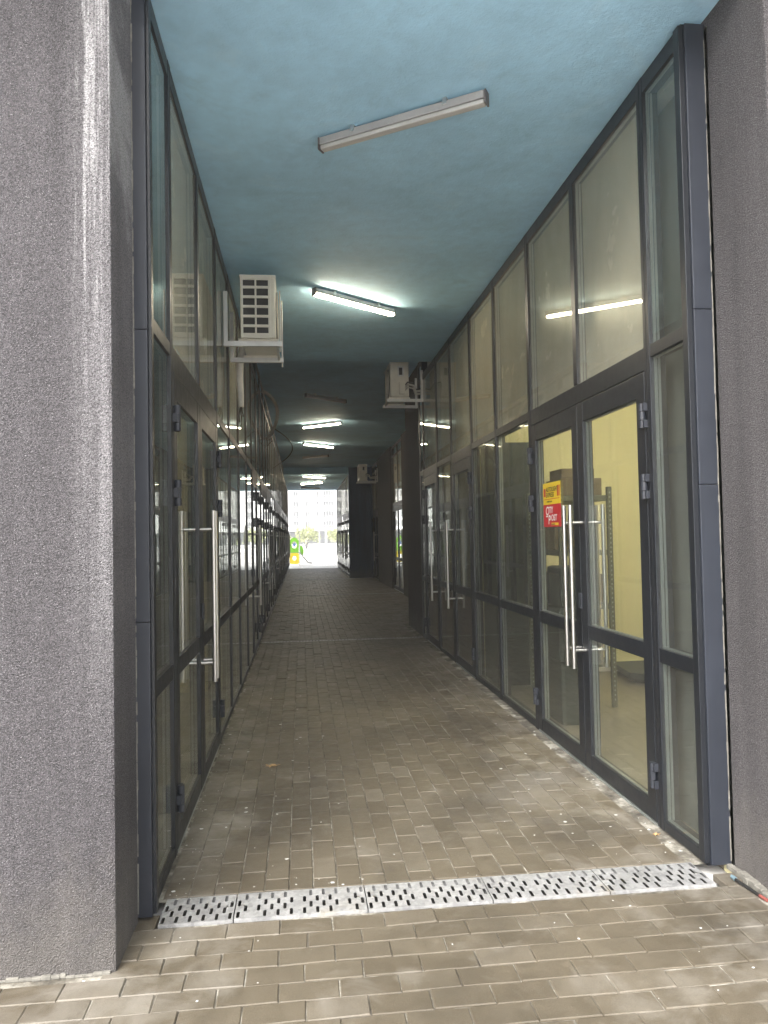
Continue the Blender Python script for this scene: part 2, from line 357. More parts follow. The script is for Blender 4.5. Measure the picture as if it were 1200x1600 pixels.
# ------------------------------------------------------------------ layout numbers (metres)
XL, XR = -0.62, 1.805            # front planes of the two glazed fronts
Y0, Y1, Y2, YE = 2.79, 10.05, 28.0, 37.7
ZC1, ZC2 = 3.90, 4.15
XW = 2.62                        # recessed right wall of the middle stretch
YP0, YP1 = 11.22, 12.78          # brown pier

# ------------------------------------------------------------------ setting: ground
g = MB(); g.quad((-900, -900, -0.05), (900, -900, -0.05), (900, 900, -0.05), (-900, 900, -0.05))
solo('ground', g, M['ground'], 'pale sandy ground running out past the far end of the passage', kind='structure')

# ------------------------------------------------------------------ paving
PX, PY, J = 0.1065, 0.2055, 0.0038
def paver_verts(lx, ly, jit=0.0):
    b = 0.0032
    x, y = lx/2, ly/2
    r = lambda: random.uniform(-jit, jit)
    vs = []
    for (sx, sy) in ((-1,-1),(1,-1),(1,1),(-1,1)): vs.append((sx*x + r(), sy*y + r(), -0.03))
    for i in range(4): vs.append((vs[i][0], vs[i][1], -b))
    for i, (sx, sy) in enumerate(((-1,-1),(1,-1),(1,1),(-1,1))): vs.append((vs[i][0] - sx*b, vs[i][1] - sy*b, 0.0))
    fs = [(8,9,10,11)]
    for i in range(4):
        j = (i+1) % 4; fs.append((i, j, 4+j, 4+i)); fs.append((4+i, 4+j, 8+j, 8+i))
    return vs, fs
def paver_mesh(lx, ly):
    vs, fs = paver_verts(lx, ly, 0.0012); me = bpy.data.meshes.new('paver'); me.from_pydata(vs, [], fs); me.materials.append(M['paver_o']); return me
PMESH = {}
def get_pm(lx, ly):
    k = (round(lx, 3), round(ly, 3))
    if k not in PMESH: PMESH[k] = [paver_mesh(lx, ly) for _ in range(4)]
    return random.choice(PMESH[k])
def lay(parent, cells, single):
    """cells: (cx, cy, lx, ly); the ones for which single() holds are objects, the rest one mesh"""
    V, F, T = [], [], []
    n = 0
    for (cx, cy, lx, ly) in cells:
        dz = random.gauss(0, 0.0013); tx, ty = random.gauss(0, 0.008), random.gauss(0, 0.009)
        if n < 300 and single(cx, cy):
            o = bpy.data.objects.new('paver', get_pm(lx, ly)); C.objects.link(o); o.parent = parent
            o.location = (cx, cy, dz); o.rotation_euler = (tx, ty, random.gauss(0, 0.006)); n += 1
        else:
            vs, fs = paver_verts(lx, ly, 0.0012); i = len(V); t = random.random()
            V += [(cx+a, cy+b, c+dz+a*ty+b*tx) for a, b, c in vs]; F += [tuple(i+q for q in f) for f in fs]; T += [t]*len(vs)
    me = bpy.data.meshes.new('pavers'); me.from_pydata(V, [], F)
    at = me.attributes.new('tint', 'FLOAT', 'POINT'); at.data.foreach_set('value', T)
    o = put('distant_pavers', me, M['paver_a'], parent); o['kind'] = 'stuff'
    return n
# passage: courses run lengthwise
b = MB(); b.quad((-0.75, 3.30, -0.0055), (1.86, 3.30, -0.0055), (1.86, YE, -0.0055), (-0.75, YE, -0.0055))
b.quad((1.86, 11.3, -0.0055), (2.75, 11.3, -0.0055), (2.75, Y2 + .1, -0.0055), (1.86, Y2 + .1, -0.0055))
pav = solo('passage_pavement', b, M['bed'], 'brown concrete block paving running lengthwise through the passage', kind='structure')
cells = []
JOINTS = (11.15, 19.98, 27.6)
def gap(y0, y1): return any(y0 < j < y1 for j in JOINTS)
x = XL + 0.012; col = 0
while x < XW:
    x1 = x + PX
    y = 3.325 + (0 if col % 2 else -PY/2) + random.uniform(-0.012, 0.012)
    wob = 0
    while y < YE:
        ya, yb = max(y, 3.325), min(y + PY, YE)
        if abs(y - 3.325) < 0.02: ya = 3.325
        cx = (x + x1)/2
        ok = (cx < XR - 0.02) or (YP1 + 0.05 < (ya+yb)/2 < Y2 - 0.05)
        for j in JOINTS:
            if ya < j - 0.06 < yb: yb = j - 0.06
            elif ya < j + 0.06 < yb: ya = j + 0.06
            elif j - 0.061 < ya and yb < j + 0.061: ok = False
        if ok and yb - ya > 0.03:
            lx = min(PX, XR - 0.005 - x) if x < XR - 0.02 and not (YP1 < ya < Y2) else PX
            cells.append((x + lx/2, (ya+yb)/2, lx - J, yb - ya - J))
        y += PY
    x = x1; col += 1
cells.sort(key=lambda c: c[1])
lay(pav, cells, lambda x, y: True)
# apron: courses run crosswise
b = MB(); b.quad((-9, 0.3, -0.0058), (9, 0.3, -0.0058), (9, 3.084, -0.0058), (-9, 3.084, -0.0058))
apr = solo('apron_pavement', b, M['bed'], 'pale brown concrete block paving laid crosswise in front of the drain', kind='structure')
cells = []; y = 3.068; row = 0
while y > 0.3:
    x = -3.6 - (PY/2 if row % 2 else 0) + random.uniform(-0.01, 0.01)
    while x < 4.6:
        cx, cy = x + PY/2, y - PX/2
        hidden = cy > Y0 - 0.01 and (cx < -0.72 or cx > 1.93)
        if not hidden: cells.append((cx, cy, PY - J, PX - J))
        x += PY
    y -= PX; row += 1
for cx, lx in ((-0.64, 0.09), (1.85, 0.12)): cells.append((cx, 3.13, lx, 0.12))
lay(apr, cells, lambda x, y: -1.35 < x < 2.15 and y > 1.9)

# ------------------------------------------------------------------ drain with slotted covers
def slot_plate(x0, x1, y0, y1, pitch, slots, w, z=0.002, skip=()):
    """sheet with real slots: columns along x, slots along y, alternate columns staggered"""
    m = MB(); n = max(1, round((x1 - x0)/pitch)); p = (x1 - x0)/n
    D = y1 - y0
    for c in range(n):
        a, bb = x0 + c*p, x0 + (c+1)*p; m0, m1 = (a+bb)/2 - w/2, (a+bb)/2 + w/2
        if c in skip:
            m.quad((a,y0,z),(bb,y0,z),(bb,y1,z),(a,y1,z)); continue
        m.quad((a,y0,z),(m0,y0,z),(m0,y1,z),(a,y1,z)); m.quad((m1,y0,z),(bb,y0,z),(bb,y1,z),(m1,y1,z))
        sl = slots[c % len(slots)]; cur = y0
        for (s0, s1) in sl:
            s0, s1 = y0 + s0*D, y0 + s1*D
            m.quad((m0,cur,z),(m1,cur,z),(m1,s0,z),(m0,s0,z))
            k = w*0.35          # clipped corners: slots with rounded ends
            for (cy, sg) in ((s0, 1), (s1, -1)):
                for (cx, sx) in ((m0, 1), (m1, -1)):
                    i = len(m.v); m.v += [(cx,cy,z),(cx+sx*k,cy,z),(cx,cy+sg*k,z)]; m.f.append((i,i+1,i+2))
            cur = s1
        m.quad((m0,cur,z),(m1,cur,z),(m1,y1,z),(m0,y1,z))
    return m
dr = thing('drain_channel', 'galvanised slotted drain cover strip across the near mouth of the passage', 'drain', (0.6, 3.2, 0))
SL = [[(.04,.27),(.49,.72)], [(.27,.50),(.73,.96)]]
for (xa, xb, sk, tilt) in ((-0.585, -0.295, (), 0), (-0.29, 0.245, (2, 9, 16), 0.004), (0.25, 0.765, (8,), 0), (0.77, 1.27, (7, 13), 0.003), (1.275, 1.745, (4, 10), 0)):
    me = slot_plate(xa, xb, 3.088, 3.302, 0.0262, SL, 0.0128, 0.006, sk)
    # turned-down front and back lips
    for yy in (3.088, 3.302): me.quad((xa, yy, 0.006), (xb, yy, 0.006), (xb, yy, -0.03), (xa, yy, -0.03))
    me.quad((xa, 3.088, 0.006), (xa, 3.302, 0.006), (xa, 3.302, -0.03), (xa, 3.088, -0.03))
    me.quad((xb, 3.088, 0.006), (xb, 3.302, 0.006), (xb, 3.302, -0.03), (xb, 3.088, -0.03))
    o = part('cover_plate', me, M['galv'], dr)
    o.rotation_euler = (0, tilt*0.4, 0)
    for sx in (xa + 0.03, xb - 0.03):
        s = MB(); s.tube([(sx, 3.195, 0.0055), (sx, 3.195, 0.0085)], 0.006, 10); part('screw', s, M['steel'], o)
ch = MB(); ch.box(-0.585, 1.745, 3.086, 3.304, -0.028, -0.0255)
part('channel_bed', ch, M['acd'], dr)
# narrow grate and two joint strips farther in
dr2 = thing('drain_channel', 'narrow light metal grate across the passage beside the brown pier', 'drain', (0.6, 11.15, 0))
for k in range(5):
    xa = XL + 0.03 + k*0.475
    me = slot_plate(xa, xa + 0.47, 11.10, 11.20, 0.047, [[(.2, .8)]], 0.024, 0.004)
    part('cover_plate', me, M['galv'], dr2)
ch = MB(); ch.box(XL + 0.03, XR - 0.03, 11.095, 11.205, -0.010, -0.006); part('channel_bed', ch, M['acd'], dr2)
for (yj, xa, xb, lab) in ((19.98, XL+.02, XW-.03, 'thin metal joint strip across the paving in the wide dim stretch'), (27.6, XL+.02, XW-.03, 'thin metal joint strip across the paving before the navy wall')):
    m = MB(); m.box(xa, xb, yj - 0.03, yj + 0.03, -0.01, 0.006)
    t = thing('joint_strip', lab, 'joint strip', (0.6, yj, 0)); part('strip', m, M['galv'], t, 0.002)
    m = MB(); m.box(xa, xb, yj - 0.058, yj - 0.031, -0.01, -0.001); m.box(xa, xb, yj + 0.031, yj + 0.058, -0.01, -0.001); part('mortar_edge', m, M['bed'], t)

# ------------------------------------------------------------------ masonry and soffits
def rough_wall(name, label, boxes, m, cat='wall'):
    mb = MB()
    for bx in boxes: mb.box(*bx)
    return solo(name, mb, m, label, cat, bevel=0.012)
rough_wall('plaster_wall', 'speckled grey plaster wall left of the passage mouth', [(-9, -0.672, Y0, 3.16, -0.02, 8.5)], M['plaster'])
rough_wall('plaster_wall', 'speckled dark grey plaster wall right of the passage mouth', [(1.905, 9, Y0, 3.27, -0.02, 8.5)], M['plaster_plain'])
mb = MB(); mb.box(-0.672, 1.905, Y0, 3.4, 4.42, 8.5); mb.box(-9, 9, 3.4, YE, 4.62, 8.5); mb.box(-9, 9, 1.35, Y0 - .004, 5.0, 5.22)  # last box: unseen slab added before the front to shade wall and apron
solo('upper_storeys_and_shade_slab', mb, M['plaster_plain'], 'grey plastered upper storeys over the blue soffit, with an added unseen shading slab', 'building')
mb = MB(); mb.box(-0.9, 2.1, Y0 + 0.004, Y1, ZC1, 4.40); o = solo('ceiling', mb, M['ceiling'], 'light blue painted soffit over the near stretch', kind='structure')
mb = MB(); mb.box(-0.9, 2.9, Y1 + 0.003, Y2, ZC2, 4.40); solo('ceiling', mb, M['ceiling'], 'raised dim blue soffit over the middle stretch', kind='structure')
mb = MB(); mb.box(-0.9, 2.9, Y2 + 0.003, YE, ZC1, 4.40); solo('ceiling', mb, M['ceiling'], 'blue soffit over the far stretch before daylight', kind='structure')
rough_wall('brown_pier', 'dark brown plastered pier standing past the near right shop front', [(1.815, 5.4, YP0, YP1, -0.02, ZC2)], M['plasterbrown'], 'pier')
NICHE = ((19.3, 21.75), (25.55, 27.75))
def seg(name, label, y0, y1, m):
    mb = MB(); mb.box(XW, XW + 0.3, y0, y1, -0.02, ZC2); solo(name, mb, m, label, 'wall', bevel=0.008)
seg('recessed_wall', 'dark brown recessed wall between the pier and the first set-back door', YP1 + .01, NICHE[0][0], M['plasterbrown'])
seg('recessed_wall', 'mid grey recessed wall between the two set-back doors', NICHE[0][1], NICHE[1][0], M['plastergrey'])
seg('recessed_wall', 'narrow recessed wall strip between second set-back door and navy wall', NICHE[1][1], Y2 - .005, M['bluewall'])
mb = MB(); mb.box(1.80, 3.6, Y2, Y2 + 0.35, -0.02, ZC2 - 0.002); nv = solo('navy_wall', mb, M['bluewall'], 'navy blue painted wall end facing the viewer deep in the passage', 'wall', bevel=0.008)

# cement smear along the foot of the left wall
mb = MB(); random.seed(3); xx = -2.0
while xx < -0.70:
    w = random.uniform(0.012, 0.05); mb.box(xx, xx + w, Y0 - random.uniform(0.002, 0.016), Y0 + 0.01, -0.005, random.uniform(0.003, 0.012)); xx += w*0.97
solo('mortar_fillet', mb, M['seal'], 'crumbly pale mortar along the foot of the left plaster wall', 'mortar', bevel=0.004)
mb = MB(); yy = Y0 + 0.02
while yy < 3.2:
    w = random.uniform(0.03, 0.08); mb.box(1.905 - random.uniform(0.02, 0.05), 1.93, yy, yy + w, -0.005, random.uniform(0.01, 0.035)); yy += w*0.97
solo('mortar_fillet', mb, M['seal'], 'crumbly mortar along the foot of the right plaster wall', 'mortar', bevel=0.004)

# ------------------------------------------------------------------ corner flashings
def flashing(label, x0, x1, yf, seams, inner, sealx):
    t = thing('corner_flashing', label, 'flashing', ((x0+x1)/2, yf, 0))
    zs = [0.012] + list(seams) + [3.885]
    for a, bq in zip(zs[:-1], zs[1:]):
        m = MB(); m.box(x0, x1, yf + random.uniform(0, .002), yf + 0.05, a + 0.0012, bq - 0.0012); part('flashing_panel', m, M['flash'], t, 0.003)
    m = MB(); m.box(inner[0], inner[1], yf + 0.012, yf + 0.06, 0.02, 3.88); part('inner_channel', m, M['frame'], t, 0.003)
    # uneven sealant against the plaster
    m = MB(); z = 0.03; random.seed(11)
    while z < 3.8:
        h = random.uniform(0.02, 0.09); w = random.uniform(0.0008, 0.0045)
        m.box(sealx - w, sealx + w, yf - random.uniform(0.0005, 0.0028), yf + 0.004, z, z + h); z += h + (random.uniform(0, .03) if random.random() < .3 else 0)
    part('sealant_bead', m, M['seal'], t, 0.001)
    return t
flashing('tall blue grey metal corner strip beside the left plaster wall', -0.671, -0.615, 3.14, (1.19, 2.39), (-0.614, -0.600), -0.6705)
tf = flashing('tall blue grey metal corner strip beside the right plaster wall', 1.812, 1.9075, 3.235, (1.73, 2.54), (1.784, 1.811), 1.9035)

# ------------------------------------------------------------------ glazed shop fronts
def hinge_mesh():
    mb = MB()
    for k, (z0, z1) in enumerate(((-.064, -.024), (-.022, .022), (.024, .064))):
        mb.tube([(0, 0, z0), (0, 0, z1)], 0.017, 12)
        sgn = 1 if k == 1 else -1
        mb.box(-0.006, 0.016, 0, sgn*0.030, z0, z1)
    return mb.mesh('hinge', smooth=True)
HM = hinge_mesh(); HM.materials.append(M['hinge'])
class Front:
    def __init__(s, label, side, ymid, group=None, detail=True, xplane=None, name='glazed_shop_front'):
        s.s = 1 if side == 'L' else -1            # direction of the passage seen from the glass
        s.X = xplane if xplane is not None else (XL if side == 'L' else XR)
        s.t = thing(name, label, 'shop front', (s.X, ymid, 0), group); s.detail = detail
    def bx(s, mb, d0, d1, y0, y1, z0, z1):        # d = depth behind the front plane (negative = proud)
        mb.box(s.X - s.s*d0, s.X - s.s*d1, y0, y1, z0, z1)
    def pane(s, y0, y1, z0, z1, parent=None, m='glass', name='pane', d=0.008):
        parent = parent or s.t
        mb = MB(); s.bx(mb, d, d + 0.008, y0 - .008, y1 + .008, z0 - .008, z1 + .008); part(name, mb, M[m], parent)
        if s.detail:
            mb = MB(); w = 0.022
            for (a, bq, c, e) in ((y0 - .002, y0 + w*.45, z0, z1), (y1 - w*.45, y1 + .002, z0, z1), (y0 + w*.45, y1 - w*.45, z0 - .002, z0 + w*.35), (y0 + w*.45, y1 - w*.45, z1 - w*.35, z1 + .002)):
                s.bx(mb, d + 0.012, d + 0.026, a, bq, c, e)
            # inner leaf of the double glazing shows as thin pale verticals
            s.bx(mb, d + 0.034, d + 0.046, y1 - 0.004, y1 + .002, z0, z1); s.bx(mb, d + 0.034, d + 0.046, y0 - .002, y0 + 0.004, z0, z1)
            part('glazing_bead', mb, M['bead'], parent)
    def handle(s, parent, y, z0, z1, out, name='handle'):
        x = s.X + s.s*0.085 if out else s.X - s.s*0.135
        xb = s.X + s.s*0.004 if out else s.X - s.s*0.06
        mb = MB(); mb.tube([(x, y, z0), (x, y, z1)], 0.0145, 14)
        for z in (z0 + 0.115, z1 - 0.115): mb.tube([(x, y, z), (xb, y, z)], 0.011, 10)
        part(name, mb, M['steel'], parent, smooth=True)
    def leaf(s, y0, y1, hinge, m_low='glass', handles=True, hinges=True):
        """one door leaf; hinge = 'near' (small y) or 'far'"""
        mb = MB(); st = 0.098; zb, zt = 0.018, 2.358
        g0, g1 = y0 + st, y1 - st; d0, d1 = -0.003, 0.062
        s.bx(mb, d0, d1, y0, g0, zb, zt); s.bx(mb, d0, d1, g1, y1, zb, zt)
        for (a, bq) in ((zb, 0.112), (0.846, 0.932), (2.234, zt)): s.bx(mb, d0 + .0015, d1 - .0015, g0, g1, a, bq)
        dl = part('door_leaf', mb, M['frame'], s.t, 0.003)
        s.pane(g0, g1, 0.932, 2.234, dl, 'glass', 'upper_pane'); s.pane(g0, g1, 0.112, 0.846, dl, m_low, 'lower_pane')
        hy = y0 - 0.004 if hinge == 'near' else y1 + 0.004
        if hinges:
            for z in (0.265, 1.755, 2.125):
                o = put('hinge', HM, None, dl, Vector((s.X + s.s*0.020, hy, z)) - org(dl))
                o.rotation_euler = (0, 0, 0 if s.s < 0 else math.pi)
                if (hinge == 'near') == (s.s < 0): o.scale = (1, 1, 1)
        if handles:
            ky = y1 - 0.055 if hinge == 'near' else y0 + 0.055
            s.handle(dl, ky, 0.655, 1.70, True)
            if s.detail: s.handle(dl, ky, 0.655, 1.70, False, 'inner_handle')
            mb = MB(); s.bx(mb, -0.016, -0.006, ky + (.03 if hinge == 'near' else -.05), ky + (.05 if hinge == 'near' else -.03), 1.03, 1.13)
            part('lock_plate', mb, M['hinge'], dl, 0.002)
        # kick gap under the leaf
        return dl
    def build(s, bays, zt):
        """bays: (kind, y0, y1, ...) butted along y; zt(y) = soffit height"""
        W = 0.034
        ys = [bays[0][1]] + [b_[2] for b_ in bays]
        for i, y in enumerate(ys):
            z1 = min(zt(y - .05), zt(y + .05))
            w = W if 0 < i < len(ys)-1 else 0.03
            mb = MB(); s.bx(mb, -0.002, 0.085, y - w, y + w, 0.004, z1 - 0.004); part('mullion', mb, M['frame'], s.t, 0.003)
            if s.detail and 0 < i < len(ys)-1:
                mb = MB(); s.bx(mb, -0.0035, 0.0, y - .0035, y + .0035, 0.004, z1 - .01); part('mullion_joint', mb, M['gasket'], s.t)
        for bay in bays:
            k, y0, y1 = bay[:3]; a, e = y0 + W, y1 - W
            ztop = min(zt(y0 + .1), zt(y1 - .1)); ztt = ztop
            head0 = 2.365 if k in ('double', 'single') else 2.42
            mb = MB(); s.bx(mb, 0, 0.08, a, e, head0, 2.485); part('transom', mb, M['frame'], s.t, 0.003)
            mb = MB(); s.bx(mb, 0, 0.08, a, e, ztop - 0.09, ztop - 0.004); part('top_rail', mb, M['frame'], s.t, 0.003)
            ups = [(a, e)]
            if k == 'double':
                mid = (y0 + y1)/2; ups = [(a, mid - W), (mid + W, e)]
                mb = MB(); s.bx(mb, -0.004, 0.085, mid - W, mid + W, 2.487, ztop - 0.093); part('mullion', mb, M['frame'], s.t, 0.003)
            zq = ztop - 0.09
            if ztop > 4.0:
                for (p, q) in ups:
                    mb = MB(); s.bx(mb, 0, 0.08, p, q, 3.80, 3.865); part('transom', mb, M['frame'], s.t, 0.003)
                    s.pane(p, q, 3.865, zq, m='glass')
                zq = 3.80
            for (p, q) in ups:
                s.pane(p, q, 2.485, zq, m='milky' if k != 'side' else 'glass')
                if k != 'side':
                    mb = MB(); s.bx(mb, 0.062, 0.074, p - .004, q + .004, 2.487, zq + .002); part('spandrel_board', mb, M['spandrel'], s.t)
            if k in ('fixed', 'side'):
                low = bay[3] if len(bay) > 3 else 'glass'
                mb = MB(); s.bx(mb, 0, 0.08, a, e, 0.006, 0.055); part('bottom_rail', mb, M['frame'], s.t, 0.003)
                mb = MB(); s.bx(mb, 0, 0.08, a, e, 0.852, 0.924); part('mid_rail', mb, M['frame'], s.t, 0.003)
                s.pane(a, e, 0.924, 2.42); s.pane(a, e, 0.055, 0.852, m=low)
            elif k == 'double':
                mid = (y0 + y1)/2
                s.leaf(a + .004, mid - .003, 'near'); s.leaf(mid + .003, e - .004, 'far')
                mb = MB(); s.bx(mb, 0.0, 0.07, a, e, -0.004, 0.012); part('threshold', mb, M['bead'], s.t, 0.002)
            elif k == 'single':
                s.leaf(a + .004, e - .004, bay[3], bay[4] if len(bay) > 4 else 'glass')
                mb = MB(); s.bx(mb, 0.0, 0.07, a, e, -0.004, 0.012); part('threshold', mb, M['bead'], s.t, 0.002)
        return s
def zt(y): return ZC1 if (y < Y1 or y > Y2) else ZC2
FRL = Front('near left anthracite glazed shop front with double door by plaster wall', 'L', 3.3).build(
    [('side', 3.26, 3.75), ('double', 3.75, 5.76), ('fixed', 5.76, 6.77), ('fixed', 6.77, 7.77), ('fixed', 7.77, 8.87), ('fixed', 8.87, 9.86), ('single', 9.86, 10.86, 'far')], zt)
FRR = Front('near right anthracite glazed shop front with poster on its double door', 'R', 3.3).build(
    [('side', 3.29, 3.70), ('double', 3.70, 5.72), ('fixed', 5.72, 6.77), ('fixed', 6.77, 7.77), ('single', 7.77, 8.85, 'near', 'film'), ('fixed', 8.85, 9.78, 'film'), ('single', 9.78, 10.86, 'far', 'film'), ('side', 10.86, 11.18)], zt)
def run(label, side, y0, y1, pattern, xplane=None):
    f = Front(label, side, y0, detail=False, xplane=xplane); bays = []; y = y0; i = 0
    while y < y1 - 0.3:
        k = pattern[i % len(pattern)]; w = {'double': 1.98, 'single': 1.0, 'fixed': 1.0}[k]
        ye = y + w if y + w + 0.3 < y1 else y1
        if k == 'double' and ye - y < 1.6: k = 'fixed'
        bays.append((k, y, ye, 'far')) if k == 'single' else bays.append((k, y, ye)); y = ye; i += 1
    return f.build(bays, zt)
run('left glazed shop front facing the brown pier and wide stretch', 'L', 10.86 + .065, 19.95, ['fixed', 'double', 'double', 'fixed'])
run('left glazed shop front beyond the first joint strip', 'L', 19.95 + .065, 27.95, ['double', 'double', 'fixed'])
run('left glazed shop front nearest the far daylight opening', 'L', 27.95 + .065, YE - .03, ['double', 'fixed', 'double', 'double'])
run('right glazed shop front beyond the navy wall end', 'R', Y2 + .38, YE - .03, ['double', 'double', 'fixed'])
Front('first set-back glazed double door in the recessed right wall', 'R', NICHE[0][0], detail=False, xplane=XW + .05, name='set_back_door').build([('double', NICHE[0][0] + .03, NICHE[0][1] - .03)], lambda y: ZC2)
Front('second set-back glazed door next to the navy wall end', 'R', NICHE[1][0], detail=False, xplane=XW + .05, name='set_back_door').build([('double', NICHE[1][0] + .03, NICHE[1][1] - .03)], lambda y: ZC2)

# ------------------------------------------------------------------ rooms behind the glass
def room(side, y0, y1, wallm, depth=3.4, lamp=None, z1=3.80, x_in=None, endm=None):
    s = -1 if side == 'L' else 1
    xa = (x_in if x_in is not None else (XL if side == 'L' else XR)) + s*0.10
    xb = xa + s*depth
    q = lambda nm, bx, m: solo(nm, MB().box(*bx), M[m], kind='structure')
    q('room_floor', (xa, xb, y0, y1, -0.04, 0.0), 'tilefloor')
    q('room_ceiling', (xa, xb, y0, y1, z1, z1 + 0.06), 'roomceil')
    q('room_wall', (xb, xb + s*0.1, y0, y1, 0.0, z1), wallm)
    q('room_wall', (xa, xb, y0 - 0.09, y0, -0.04, z1 + 0.06), wallm)
    q('room_wall', (xa, xb, y1, y1 + 0.09, -0.04, z1 + 0.06), endm or wallm)
    q('room_lintel', (xa, xa + s*0.02, y0, y1, z1 + 0.06, 4.3), 'roomceil')
    if lamp:
        for (lx, ly) in lamp:
            t = thing('room_lamp', 'lit strip lamp hung in the %s %s room behind the glass' % ('first' if y0 < 5 else 'second', {'L': 'left', 'R': 'right'}[side]), 'lamp', (lx, ly, 3.5), 'strip lamps inside the rooms')
            m = MB(); m.box(lx - .04, lx + .04, ly - .6, ly + .6, 3.52, 3.57); part('housing', m, M['lampbody'], t, 0.004)
            m = MB(); m.box(lx - .035, lx + .035, ly - .58, ly + .58, 3.478, 3.518); part('tube', m, M['roomlit' if side == 'R' else 'roomdim'], t)
            m = MB(); m.tube([(lx, ly - .4, 3.57), (lx, ly - .4, z1)], .006, 6); m.tube([(lx, ly + .4, 3.57), (lx, ly + .4, z1)], .006, 6); part('hanger', m, M['cable'], t)
room('R', 3.30, 7.95, 'yellowwall', 3.4, [(3.6, 5.6)])
room('R', 8.06, 11.1, 'cream', 3.0)
room('L', 3.20, 7.72, 'cream', 3.0, [(-2.6, 5.6)])
room('L', 7.83, 10.80, 'cream', 3.0)
for (xa, xb, lab) in ((1.96, 2.7, 'dull grey inner column behind the right sidelight'), (-1.3, -0.78, 'dull grey inner column behind the left sidelight')):
    solo('inner_column', MB().box(xa, xb, 3.31, 4.15, 0.0, 3.78), M['columnpaint'], lab, 'column', bevel=.01)
for (a, bq) in ((10.95, 15.2), (15.3, 19.9), (20.0, 24.0), (24.1, 27.9), (28.05, 32.8), (32.9, 37.6)): room('L', a, bq, 'cream', 2.6)
room('R', 28.45, 33.0, 'cream', 2.6); room('R', 33.1, 37.6, 'cream', 2.6)
for (a, bq) in NICHE: room('R', a, bq, 'cream', 1.8, x_in=XW + .06)

# things inside the lit right-hand room
sh = thing('shelf_unit', 'grey steel shelf rack with perforated post behind the right glass door', 'shelf', (2.4, 7.1, 0))
for (px, py) in ((2.25, 6.30), (2.69, 6.30), (2.25, 7.22), (2.69, 7.22)):
    m = MB(); m.box(px - .02, px + .02, py - .003, py, 0.0, 1.92); m.box(px - .02, px - .017, py, py + .035, 0.0, 1.92)
    po = part('post', m, M['shelf'], sh)
    m = MB()
    for k in range(46): m.box(px - .005, px + .005, py - .0045, py - .003, 0.06 + k*.04, 0.075 + k*.04)
    part('post_hole', m, M['bead'], po)['kind'] = 'stuff'
for z in (0.35, 0.85, 1.32, 1.80):
    m = MB(); m.box(2.235, 2.705, 6.31, 7.23, z, z + 0.045); part('shelf_board', m, M['shelf'], sh, 0.003)
for (bx, nm) in (((2.27, 2.64, 6.34, 6.75, 1.848, 2.0), 'closed brown carton at the front of the top shelf, below another'), ((2.29, 2.59, 6.38, 6.70, 2.003, 2.09), 'small brown carton stacked topmost on the shelf rack'), ((2.27, 2.66, 6.55, 7.15, 1.368, 1.62), 'brown carton on the second shelf from the top'), ((2.27, 2.66, 6.4, 7.1, 0.898, 1.15), 'brown carton on the waist-high shelf'), ((2.27, 2.64, 6.4, 6.9, 0.398, 0.62), 'brown carton on the lowest shelf')):
    m = MB(); m.box(*bx); t = thing('carton', nm, 'carton', ((bx[0]+bx[1])/2, (bx[2]+bx[3])/2, bx[4]), 'cartons on the shelf rack'); part('box', m, M['card'], t, 0.006)
    xm = (bx[0]+bx[1])/2; m = MB(); m.box(xm - .025, xm + .025, bx[2] - .002, bx[3] + .002, bx[5] - .03, bx[5] + .0015); part('tape', m, M['pipe'], t)
m = MB(); m.box(1.93, 4.9, 7.925, 7.945, 0.001, 0.09); solo('skirting_board', m, M['pw'], 'pale skirting at the foot of the yellow wall behind the right door', 'skirting', bevel=.003)
t = thing('platform', 'low dark platform on the room floor behind the right door', 'platform', (3.7, 7.3, 0))
m = MB(); m.prism([(3.35, 7.9, 0.05), (3.25, 7.25, 0.05), (3.5, 7.0, 0.05), (4.6, 6.9, 0.05), (4.6, 7.9, 0.05)], (0, 0, 0.06)); part('top', m, M['darkitem'], t, .006)
m = MB(); m.prism([(3.4, 7.85, 0.0), (3.32, 7.3, 0.0), (3.54, 7.08, 0.0), (4.55, 6.98, 0.0), (4.55, 7.85, 0.0)], (0, 0, 0.048)); part('plinth', m, M['gasket'], t)
t = thing('tall_cabinet', 'tall dark green cabinet against the yellow wall behind fixed panes', 'cabinet', (2.04, 7.6, 0))
m = MB(); m.box(1.94, 2.32, 7.38, 7.90, 0.0, 2.45); part('carcass', m, M['darkitem'], t, .008)
for z in (0.06, 1.26): m = MB(); m.box(1.95, 2.31, 7.365, 7.378, z, z + 1.14); part('door_panel', m, M['darkitem'], t, .004)
t = thing('stacked_goods', 'dark stack of bundles on the floor behind the far right door leaf', 'goods', (2.2, 5.95, 0))
for (a, bq, c, e, z0, z1) in ((2.02, 2.30, 5.75, 6.2, 0, .5), (2.00, 2.29, 5.72, 6.17, .505, .92), (2.05, 2.28, 5.8, 6.15, .925, 1.25)): m = MB(); m.box(a, bq, c, e, z0, z1); part('bundle', m, M['darkitem'], t, .03)

